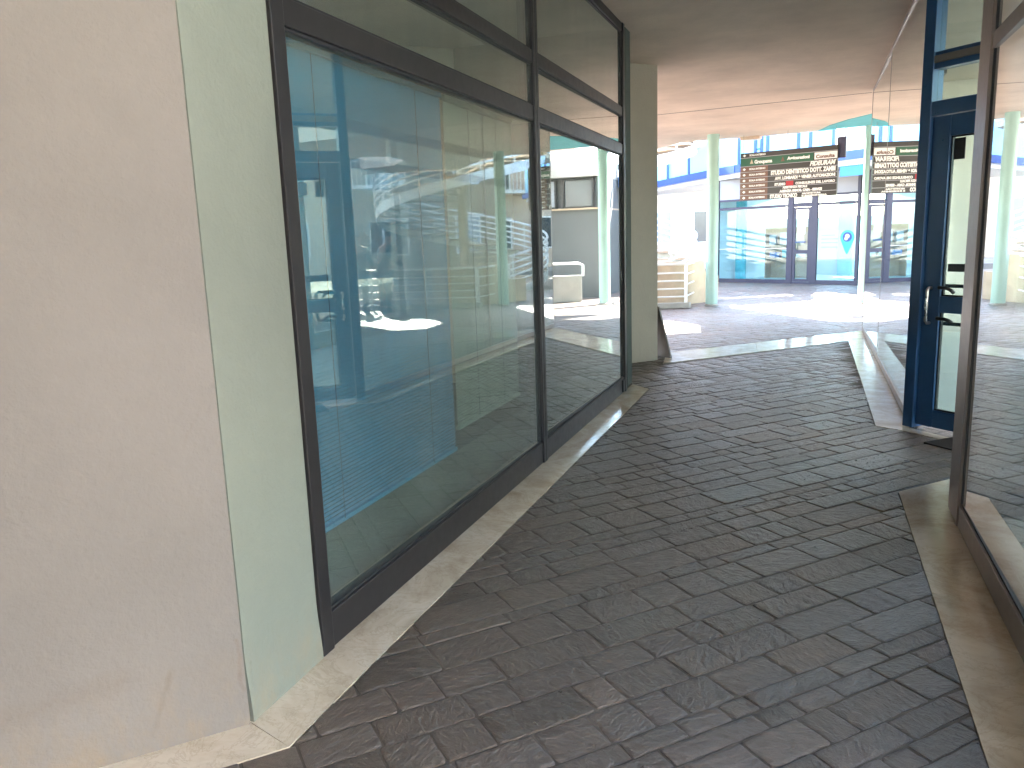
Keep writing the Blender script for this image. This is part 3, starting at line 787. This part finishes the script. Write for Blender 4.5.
# inside the shop
def inn(s, d): return S0 + SD * s - SF * d
iwl = MB()
iwl.prism([inn(-.1, 4.0), inn(SLEN, 4.0), inn(SLEN, 4.15), inn(-.1, 4.15)], .0, 1.85)
iwl.prism([inn(-.1, 4.0), inn(SLEN, 4.0), inn(SLEN, 4.15), inn(-.1, 4.15)], 2.60, 2.999)  # band below this strip left open, added so sun floods the shop floor
iwl.prism([inn(-.1, .07), inn(-.1, 4.0), inn(0, 4.0), inn(0, .07)], .0, 3.0)
iwl.prism([inn(SLEN - .1, .07), inn(SLEN - .1, 4.0), inn(SLEN, 4.0), inn(SLEN, .07)], .0, 3.0)
iwl.build('inner_wall', 'shop_white', SH)
MB().prism([inn(0, .06), inn(SLEN - .1, .06), inn(SLEN - .1, 4.0), inn(0, 4.0)], -.02, .02).build('floor', 'shop_white', SH)
MB().prism([inn(0, .06), inn(SLEN - .1, .06), inn(SLEN - .1, 4.0), inn(0, 4.0)], 2.62, 2.66).build('inner_ceiling', 'shop_white', SH)
# roof slab with white fascia and blue edge
fas = [(-7.2, 32.5), (-5.1, 29), (-3.9, 26.9), (-2.8, 25.1), (-1.95, 23.75), (-.9, 22.85), (.2, 22.0), (1.23, 21.2), (1.60, 20.93)]
MB().prism(fas + [(1.61, 22.6), (3.5, 26.4), (-.8, 28.65), (-2.2, 29.5), (-6.6, 33.0)], 3.0, 3.20).build('roof', 'white_paint', SH)
blu = MB()
for i in range(len(fas) - 2):
    a, b = V2(fas[i]), V2(fas[i + 1])
    blu.wall(a, b, -.17, -.11, 3.12, 3.33)
blu.build('roof_edge', 'blue_paint', SH)
MB().prism([(.68, 21.80), (1.60, 21.10), (1.60, 24), (.68, 24.7)], 3.203, 4.7).build('upper_wall', 'white_paint', SH)
MB().wall((.62, 21.66), (1.58, 20.93), -.035, -.004, 2.74, 2.985).build('fascia_board', 'shop_blue', SH)
# things in the shop
dt = MB(); 
dtt = tag(MB().lathe((*inn(.38, .75), .02), [(.16, 0), (.16, 2.58)], 24).build('round_pillar', 'shop_teal', smooth=True), 'teal round pillar just inside the left end of the shop window', 'pillar')
shf = thing('display_shelf', (*inn(1.3, 2.2), .02), 'display shelf with pictures and boxes behind the left shop window', 'shelf')
q = MB()
for z in (.62, 1.02, 1.52): q.prism([inn(.55, 1.9), inn(1.95, 1.9), inn(1.95, 2.25), inn(.55, 2.25)], z, z + .03)
q.prism([inn(.52, 1.9), inn(.55, 1.9), inn(.55, 2.25), inn(.52, 2.25)], .02, 1.56); q.prism([inn(1.95, 1.9), inn(1.98, 1.9), inn(1.98, 2.25), inn(1.95, 2.25)], .02, 1.56)
q.prism([inn(.55, 2.22), inn(1.95, 2.22), inn(1.95, 2.25), inn(.55, 2.25)], .02, 1.56)
q.build('shelf_unit', 'tan_concrete', shf)
def prod(s0, s1, z0, h, mat, name, label, cat):
    tag(MB().prism([inn(s0, 1.93), inn(s1, 1.93), inn(s1, 2.08), inn(s0, 2.08)], z0, z0 + h).build(name, mat, bevel=.004), label, cat)
prod(.64, .86, 1.052, .30, 'poster_pale', 'framed_picture', 'pale framed picture at the left of the upper shop shelf', 'picture')
prod(1.00, 1.25, 1.052, .36, 'poster_pale', 'framed_picture', 'tall pale framed picture in the middle of the upper shop shelf', 'picture')
prod(1.42, 1.80, 1.052, .34, 'poster_tan', 'framed_picture', 'tan framed picture at the right of the upper shop shelf', 'picture')
prod(.66, .98, .652, .16, 'shop_blue', 'display_box', 'blue display box on the lower shop shelf', 'box')
prod(1.08, 1.45, .652, .24, 'shop_teal', 'display_box', 'teal display box on the lower shop shelf', 'box')
prod(1.55, 1.85, .652, .20, 'paper_white', 'display_box', 'white display box on the lower shop shelf', 'box')
ct = thing('shop_counter', (*inn(3.6, 2.6), .02), 'pale counter with a blue front behind the right shop window', 'counter')
MB().prism([inn(3.2, 2.3), inn(4.5, 2.3), inn(4.5, 2.9), inn(3.2, 2.9)], .02, .88).build('body', 'shop_blue', ct)
MB().prism([inn(3.15, 2.25), inn(4.55, 2.25), inn(4.55, 2.95), inn(3.15, 2.95)], .88, .93).build('top', 'paper_white', ct)
wb = thing('wall_panel', (*inn(2.1, 3.9), 1.0), 'tall pale cyan panel on the back wall of the shop', 'panel')
MB().prism([inn(1.9, 3.9), inn(2.35, 3.9), inn(2.35, 3.99), inn(1.9, 3.99)], .02, 2.4).build('board', 'shop_cyan', wb)

# terrace balustrade on the shop roof: blue posts, pale blue sheets
TB = thing('terrace_balustrade', (-.9, 23.0, 3.2), 'pale blue sheet balustrade with dark blue posts on the shop roof', 'balustrade')
rail_line = fas[:-2] + [(.50, 21.77)]
for i in range(len(rail_line) - 1):
    a, b = V2(rail_line[i]), V2(rail_line[i + 1])
    MB().wall(a + (b - a) * .004, b - (b - a) * .004, -.02, -.008, 3.21, 4.60).build('sheet', 'blue_sheet', TB)
for x, y in [(q[0] - .085, q[1] - .13) for q in ((-6.1, 30.7), (-4.6, 28.2), (-3.68, 26.72), (-2.74, 25.18), (-1.90, 23.84), (-1.43, 23.43), (-1.26, 23.29), (-1.10, 23.15), (-.31, 22.52), (-.02, 22.30), (.52, 21.88))]:
    MB().tube([(x, y, 3.21), (x, y, 4.75)], .042, 8).build('post', 'blue_paint', TB)
MB().tube([(-1.515, 23.30, 3.68), (-1.345, 23.16, 3.68)], .02, 6).build('cross_bar', 'blue_paint', TB)
rl = MB().tube([(p[0] - .03, p[1] - .05, 4.78) for p in rail_line], .03, 8).build('top_rail', 'blue_paint', TB)

# ---------------------------------------------------------------- helical stair in the courtyard
ST = thing('spiral_staircase', (-6.1, 23.0, 0), 'white spiral staircase with many curved rails beside the teal column', 'staircase')
CX, CY, RO, RI = -5.75, 23.0, 2.7, .5
A0, A1, HT = math.radians(-35), math.radians(385), 4.1
NS = 21
def zat(a): return (a - A0) / (A1 - A0) * HT
for k in range(NS):
    a0 = A0 + (A1 - A0) * k / NS; a1 = A0 + (A1 - A0) * (k + 1) / NS + .02; z = HT * (k + 1) / NS
    P = [(CX + RI * .3 * math.cos(a0), CY + RI * .3 * math.sin(a0))] + [(CX + (RO - .04) * math.cos(a0 + (a1 - a0) * j / 4), CY + (RO - .04) * math.sin(a0 + (a1 - a0) * j / 4)) for j in range(5)] + [(CX + RI * .3 * math.cos(a1), CY + RI * .3 * math.sin(a1))]
    MB().prism(P, z - .055 - .002 * (k % 2), z - .002 * (k % 2)).build('tread', 'tan_concrete', ST)
MB().lathe((CX, CY, 0), [(.15, -.02), (.15, 5.1)], 20).build('newel', 'tan_concrete', ST, smooth=True)
sb = MB(); n = 72; vs = []; 
for i in range(n + 1):
    a = A0 + (A1 - A0) * i / n
    for r in (RO - .04, RO - .005):
        for dz in (-.22, .06): vs.append((CX + r * math.cos(a), CY + r * math.sin(a), max(zat(a) + dz, 0)))
fs = []
for i in range(n):
    o, p = 4 * i, 4 * i + 4
    fs += [(o, o + 1, p + 1, p), (o + 2, p + 2, p + 3, o + 3), (o + 1, o + 3, p + 3, p + 1), (o, p, p + 2, o + 2)]
sb.add(vs, fs + [(0, 2, 3, 1), (4 * n, 4 * n + 1, 4 * n + 3, 4 * n + 2)]); sb.build('stringer', 'white_paint', ST, smooth=True)
for dz in (.26, .44, .62, .80, 1.0):
    MB().tube([(CX + RO * math.cos(a), CY + RO * math.sin(a), zat(a) + dz) for a in [A0 + (A1 - A0) * i / 80 for i in range(81)]], (.030 if dz < 1 else .038), 7).build('rail', 'white_paint', ST, smooth=True)
for k in range(18):
    a = A0 + (A1 - A0) * (k + .1) / 17.3
    MB().tube([(CX + (RO - .03) * math.cos(a), CY + (RO - .03) * math.sin(a), zat(a) - .05), (CX + (RO - .03) * math.cos(a), CY + (RO - .03) * math.sin(a), zat(a) + 1.0)], .02, 7).build('baluster', 'white_paint', ST)
# top landing towards the roof terrace
MB().prism([(-3.45, 23.1), (-3.2, 24.9), (-3.9, 26.2), (-5.6, 26.4), (-5.2, 25.9), (-3.75, 24.9)], HT - .14, HT + .01).build('landing', 'tan_concrete', ST)
# curved tan plinth wall hugging the foot of the stair
pw = MB(); vs = []; n = 20
for i in range(n + 1):
    a = math.radians(-75) + math.radians(67) * i / n
    for r in (2.12, 2.28):
        for z in (0, .92 if i < 15 else .55): vs.append((-4.2 + r * math.cos(a), 18.85 + r * math.sin(a), z))
fs = []
for i in range(n):
    o, p = 4 * i, 4 * i + 4
    fs += [(o, o + 1, p + 1, p), (o + 2, p + 2, p + 3, o + 3), (o + 1, o + 3, p + 3, p + 1)]
pw.add(vs, fs + [(0, 2, 3, 1), (4 * n, 4 * n + 1, 4 * n + 3, 4 * n + 2)])
tag(pw.build('plinth_wall', 'tan_concrete', bevel=.01), 'low curved tan wall behind the white railing beside the teal column', 'wall')

# ---------------------------------------------------------------- white railings
def railing(pts, label, hs=(.24, .40, .56, .72, .90)):
    t = thing('metal_railing', (*pts[0], 0), label, 'railing', 'white tubular railings in the courtyard')
    for p in pts: MB().tube([(*p, 0), (*p, hs[-1])], .024, 8).build('post', 'white_paint', t)
    for h in hs: MB().tube([(*p, h) for p in pts], .017 if h < hs[-1] else .026, 8).build('rail', 'white_paint', t, smooth=True)
    return t
railing([(-2.38, 16.45), (-3.5, 16.1), (-4.7, 15.75), (-5.9, 15.4), (-7.1, 15.1), (-8.4, 14.8)], 'long white railing running left from beside the teal column')
railing([(-2.38, 18.5), (-2.36, 17.55), (-2.375, 16.55)], 'short white railing joining the long one at the teal column', (.24, .48, .69, .89))
kb = MB().prism([(-2.30, 16.40), (-2.27, 16.52), (-8.4, 14.75), (-8.45, 14.6)], 0.006, .12)
tag(kb.build('kerb', 'grey_concrete', bevel=.01), 'low grey kerb under the long white railing', 'kerb')

# ---------------------------------------------------------------- right part of the courtyard (mirrored in the left glass)
GW = thing('grey_building', (5.5, 19.3, 0), 'low dark grey building with a strip of windows at the right of the courtyard', 'building')
MB().prism([(1.62, 19.2), (4.6, 19.2), (4.6, 22.5), (1.62, 22.5)], 0, 2.16).build('wall', 'dark_wall', GW)
MB().prism([(1.62, 19.14), (4.6, 19.14), (4.6, 22.5), (1.62, 22.5)], 2.162, 2.20).build('sill', 'tan_concrete', GW)
MB().prism([(1.62, 19.32), (4.6, 19.32), (4.6, 22.5), (1.62, 22.5)], 2.202, 2.93).build('window_band', 'dark_wall', GW)
x = 1.75
k = 0
while x < 3.8:
    wfm = MB(); w = .82
    for a, b, z0, z1 in ((x, x + w, 2.21, 2.25), (x, x + w, 2.87, 2.92), (x, x + .05, 2.2505, 2.8695), (x + w - .05, x + w, 2.2505, 2.8695)): wfm.prism([(a, 19.22), (b, 19.22), (b, 19.30), (a, 19.30)], z0, z1)
    wo = wfm.build('window', 'black_steel', GW)
    MB().prism([(x + .05, 19.27), (x + w - .05, 19.27), (x + w - .05, 19.28), (x + .05, 19.28)], 2.25, 2.87).build('pane', 'window_dark' if k % 2 == 0 else 'shutter', wo)
    x += .98; k += 1
MB().prism([(1.62, 19.05), (4.6, 19.05), (4.6, 22.5), (1.62, 22.5)], 2.94, 3.36).build('parapet', 'grey_concrete', GW)
tr = railing([(1.7, 19.5), (3.1, 19.5), (4.5, 19.5)], 'white railing on the roof of the dark grey building', (.2, .45, .7))
tr.location.z = 3.36
pp = thing('parapet_wall', (2.6, 17.9, 0), 'low concrete parapet with a white rail on top in front of the dark grey building', 'wall')
MB().prism([(1.75, 18.0), (3.4, 17.2), (3.5, 17.38), (1.82, 18.2)], 0, .62).build('block', 'grey_concrete', pp, bevel=.01)
MB().tube([(1.75, 18.1, .6), (1.75, 18.1, .85), (1.85, 18.05, .9), (3.6, 17.2, .9)], .03, 8).build('rail', 'white_paint', pp, smooth=True)
MB().tube([(3.3, 17.34, .6), (3.3, 17.34, .9)], .025, 8).build('post', 'white_paint', pp)

# ---------------------------------------------------------------- houses around
def house(name, cx, cy, sx, sy, h, rz, mat, label, nx, nz, roofmat='roof_tile', balc=()):
    t = thing(name, (cx, cy, 0), label, 'house')
    ca, sa = math.cos(rz), math.sin(rz)
    def W(x, y): return (cx + ca * x - sa * y, cy + sa * x + ca * y)
    def BX(mb, x0, x1, y0, y1, z0, z1): return mb.prism([W(x0, y0), W(x1, y0), W(x1, y1), W(x0, y1)], z0, z1)
    BX(MB(), -sx / 2, sx / 2, -sy / 2, sy / 2, -.05, h).build('wall', mat, t)
    e = .4
    rv = [(*W(-sx / 2 - e, -sy / 2 - e), h), (*W(sx / 2 + e, -sy / 2 - e), h), (*W(sx / 2 + e, sy / 2 + e), h), (*W(-sx / 2 - e, sy / 2 + e), h), (*W(-sx / 4, 0), h + 1.6), (*W(sx / 4, 0), h + 1.6)]
    r = MB(); r.add(rv, [(3, 2, 1, 0), (0, 1, 5, 4), (2, 3, 4, 5), (1, 2, 5), (3, 0, 4)]); r.build('roof', roofmat, t)
    for k in range(nz):
        z = 1.0 + k * 3.0
        for i in range(nx):
            x = -sx / 2 + sx * (i + .5) / nx
            fr = MB()
            BX(fr, x - .58, x + .58, -sy / 2 - .06, -sy / 2 + .01, z - .08, z); BX(fr, x - .58, x - .5, -sy / 2 - .05, -sy / 2 + .01, z + .0005, z + 1.5); BX(fr, x + .5, x + .58, -sy / 2 - .05, -sy / 2 + .01, z + .0005, z + 1.5); BX(fr, x - .58, x + .58, -sy / 2 - .05, -sy / 2 + .01, z + 1.5005, z + 1.58)
            w = fr.build('window', 'white_paint', t)
            g = MB(); BX(g, x - .5, x + .5, -sy / 2 - .02, -sy / 2 + .01, z, z + 1.5); g.build('pane', 'window_dark' if (i + k) % 3 else 'shutter', w)
    for x, z in balc:
        b = MB(); BX(b, x - 1.4, x + 1.4, -sy / 2 - 1.1, -sy / 2, z - .15, z); bo = b.build('balcony', 'white_paint', t)
        rr = MB()
        for j in range(15):
            px = x - 1.35 + 2.7 * j / 14; q = W(px, -sy / 2 - 1.05); rr.tube([(*q, z), (*q, z + .95)], .02, 5)
        rr.tube([(*W(x - 1.38, -sy / 2 - 1.05), z + .95), (*W(x + 1.38, -sy / 2 - 1.05), z + .95)], .03, 6); rr.build('balcony_rail', 'white_paint', bo)
    return t
house('tan_house', -9.5, 44, 13, 8, 9.2, math.radians(20), 'tan_plaster', 'pale tan house with rows of windows far behind the spiral staircase', 6, 3, balc=((-2.5, 3.9), (3.2, 3.9)))
house('peach_house', -16.5, 33, 13, 8, 11.5, math.radians(38), 'peach_plaster', 'peach house with white balcony left of the courtyard, seen only mirrored in glass', 4, 3, balc=((0., 3.9),))
house('bounce_house_rear', 1.0, -19, 22, 6, 7.2, math.radians(180), 'house_plaster', 'added pale house, unseen behind the camera, bouncing sunlight towards the passage', 7, 2)  # unseen sunlit house, added as a warm reflector

# ---------------------------------------------------------------- two people standing at the railing
def person(loc, rz, label, coat, lean=0.):
    t = thing('person', (loc[0], loc[1], 0), label, 'person', 'people at the white railing')
    def sk(name, verts, edges, mat, root, sub=2):
        me = bpy.data.meshes.new(name); me.from_pydata([v[:3] for v in verts], edges, []); me.materials.append(MATS[mat])
        o = bpy.data.objects.new(name, me); COL.objects.link(o)
        s = o.modifiers.new('skin', 'SKIN'); s.use_smooth_shade = True
        for i, v in enumerate(verts): me.skin_vertices[0].data[i].radius = (v[3], v[4] if len(v) > 4 else v[3])
        me.skin_vertices[0].data[root].use_root = True
        u = o.modifiers.new('sub', 'SUBSURF'); u.levels = sub; u.render_levels = sub
        o.parent = t; return o
    L = lean
    # body: pelvis, spine, neck, head; legs; arms resting forward on the rail
    v = [(0, 0, .93, .15, .11), (0, .02 + L * .3, 1.15, .15, .10), (0, .02 + L, 1.38, .17, .11), (0, .03 + L * 1.3, 1.50, .06), (0, .05 + L * 1.5, 1.60, .085, .10), (0, .05 + L * 1.6, 1.70, .075, .09),
         (-.10, 0, .86, .09), (-.11, .02, .48, .062), (-.11, -.01, .09, .045), (-.12, .10, .045, .04), (-.12, .17, .035, .03),
         (.10, 0, .86, .09), (.11, .03, .48, .062), (.12, .0, .09, .045), (.13, .11, .045, .04), (.13, .18, .035, .03),
         (-.22, .02 + L, 1.40, .058), (-.25, .08 + L, 1.14, .045), (-.20, .30 + L, .98, .034), (-.18, .38 + L, .97, .04),
         (.22, .02 + L, 1.40, .058), (.26, .06 + L, 1.14, .045), (.21, .29 + L, 1.0, .034), (.19, .37 + L, .98, .04)]
    e = [(0, 1), (1, 2), (2, 3), (3, 4), (4, 5), (0, 6), (6, 7), (7, 8), (8, 9), (9, 10), (0, 11), (11, 12), (12, 13), (13, 14), (14, 15), (2, 16), (16, 17), (17, 18), (18, 19), (2, 20), (20, 21), (21, 22), (22, 23)]
    sk('body', v, e, 'skin', 0)
    c = [(0, 0, .80, .19, .145), (0, .0, .98, .18, .135), (0, .02 + L * .3, 1.15, .175, .125), (0, .02 + L, 1.38, .19, .13), (0, .03 + L * 1.2, 1.46, .09, .09),
         (-.22, .02 + L, 1.39, .078), (-.25, .08 + L, 1.14, .066), (-.205, .27 + L, 1.0, .052), (.22, .02 + L, 1.39, .078), (.26, .06 + L, 1.14, .066), (.215, .26 + L, 1.02, .052)]
    sk('coat', c, [(0, 1), (1, 2), (2, 3), (3, 4), (3, 5), (5, 6), (6, 7), (3, 8), (8, 9), (9, 10)], coat, 0)
    l = [(0, 0, .93, .165, .125), (-.10, 0, .84, .105), (-.11, .02, .48, .080), (-.11, -.01, .11, .066), (.10, 0, .84, .105), (.11, .03, .48, .080), (.12, 0, .11, .066)]
    sk('trousers', l, [(0, 1), (1, 2), (2, 3), (0, 4), (4, 5), (5, 6)], 'trousers', 0)
    sk('hair', [(0, .015 + L * 1.5, 1.63, .085, .08), (0, .03 + L * 1.6, 1.725, .085, .095), (0, .05 + L * 1.6, 1.76, .05, .06)], [(0, 1), (1, 2)], 'hair', 0)
    for s in (-1, 1):
        MB().lathe((s * .12, .0, 0), [(.06, 0), (.062, .04), (.055, .09), (.05, .11)], 12).build('shoe', 'coat_black', None, smooth=True).parent = t
    t.rotation_euler = (0, 0, rz)
    return t
house('bounce_house_right', 15, -6, 16, 8, 7.0, math.radians(-80), 'house_plaster', 'added cream house, unseen to the right behind the camera, bouncing warm light', 5, 2)  # unseen, added to send warm bounced light in from the right
house('backdrop_house', 19, 38, 20, 8, 12, math.radians(-32), 'tan_plaster', 'added ochre house beyond the dark grey building, screening bright sky behind the glass', 5, 3)  # added to screen the bright sky seen through the right building
person((-4.75, 15.35), math.radians(10), 'standing person in a dark navy coat at the white railing', 'coat_navy')
person((-4.15, 15.40), math.radians(-25), 'person in a black coat leaning forward on the white railing', 'coat_black', .10)

# ---------------------------------------------------------------- camera, light, world
cam = bpy.data.cameras.new('camera'); co = bpy.data.objects.new('camera', cam); COL.objects.link(co)
yaw, pitch, roll = math.radians(20.78), math.radians(10.51), math.radians(-1.96)
fw = Vector((-math.sin(yaw) * math.cos(pitch), math.cos(yaw) * math.cos(pitch), -math.sin(pitch)))
ri = Vector((math.cos(yaw), math.sin(yaw), 0)); up = ri.cross(fw)
r2 = ri * math.cos(roll) + up * math.sin(roll); u2 = -ri * math.sin(roll) + up * math.cos(roll)
M = Matrix(((r2.x, u2.x, -fw.x, 0), (r2.y, u2.y, -fw.y, 0), (r2.z, u2.z, -fw.z, 1.55), (0, 0, 0, 1)))
co.matrix_world = M
cam.sensor_width = 36; cam.lens = 790.4 / 1024 * 36; cam.clip_end = 800; cam.clip_start = .05
scene.camera = co

EL = math.radians(36); sdx, sdy = -.593, .805
sun = bpy.data.lights.new('sun', 'SUN'); sun.energy = 4.5; sun.angle = math.radians(.53); sun.color = (1, .95, .87)
so = bpy.data.objects.new('sun', sun); COL.objects.link(so); so.location = (-20, 30, 30)
so.rotation_euler = (-Vector((sdx * math.cos(EL), sdy * math.cos(EL), math.sin(EL)))).to_track_quat('-Z', 'Y').to_euler()
w = bpy.data.worlds.new('World'); scene.world = w; w.use_nodes = True
nt = w.node_tree; bg = nt.nodes['Background']
sky = nt.nodes.new('ShaderNodeTexSky'); sky.sky_type = 'NISHITA'; sky.sun_disc = False
sky.sun_elevation = EL; sky.sun_rotation = math.atan2(sdx, sdy) % (2 * PI)
nt.links.new(sky.outputs[0], bg.inputs[0]); bg.inputs[1].default_value = .12
vs_ = scene.view_settings
vs_.view_transform = 'Standard'; vs_.look = 'None'; vs_.exposure = 4.55; vs_.gamma = 1
scene.cycles.max_bounces = 14; scene.cycles.transparent_max_bounces = 24; scene.cycles.glossy_bounces = 6; scene.cycles.diffuse_bounces = 6
scene.cycles.use_denoising = True
scene.cycles.caustics_reflective = False; scene.cycles.caustics_refractive = False
scene.cycles.sample_clamp_indirect = 8
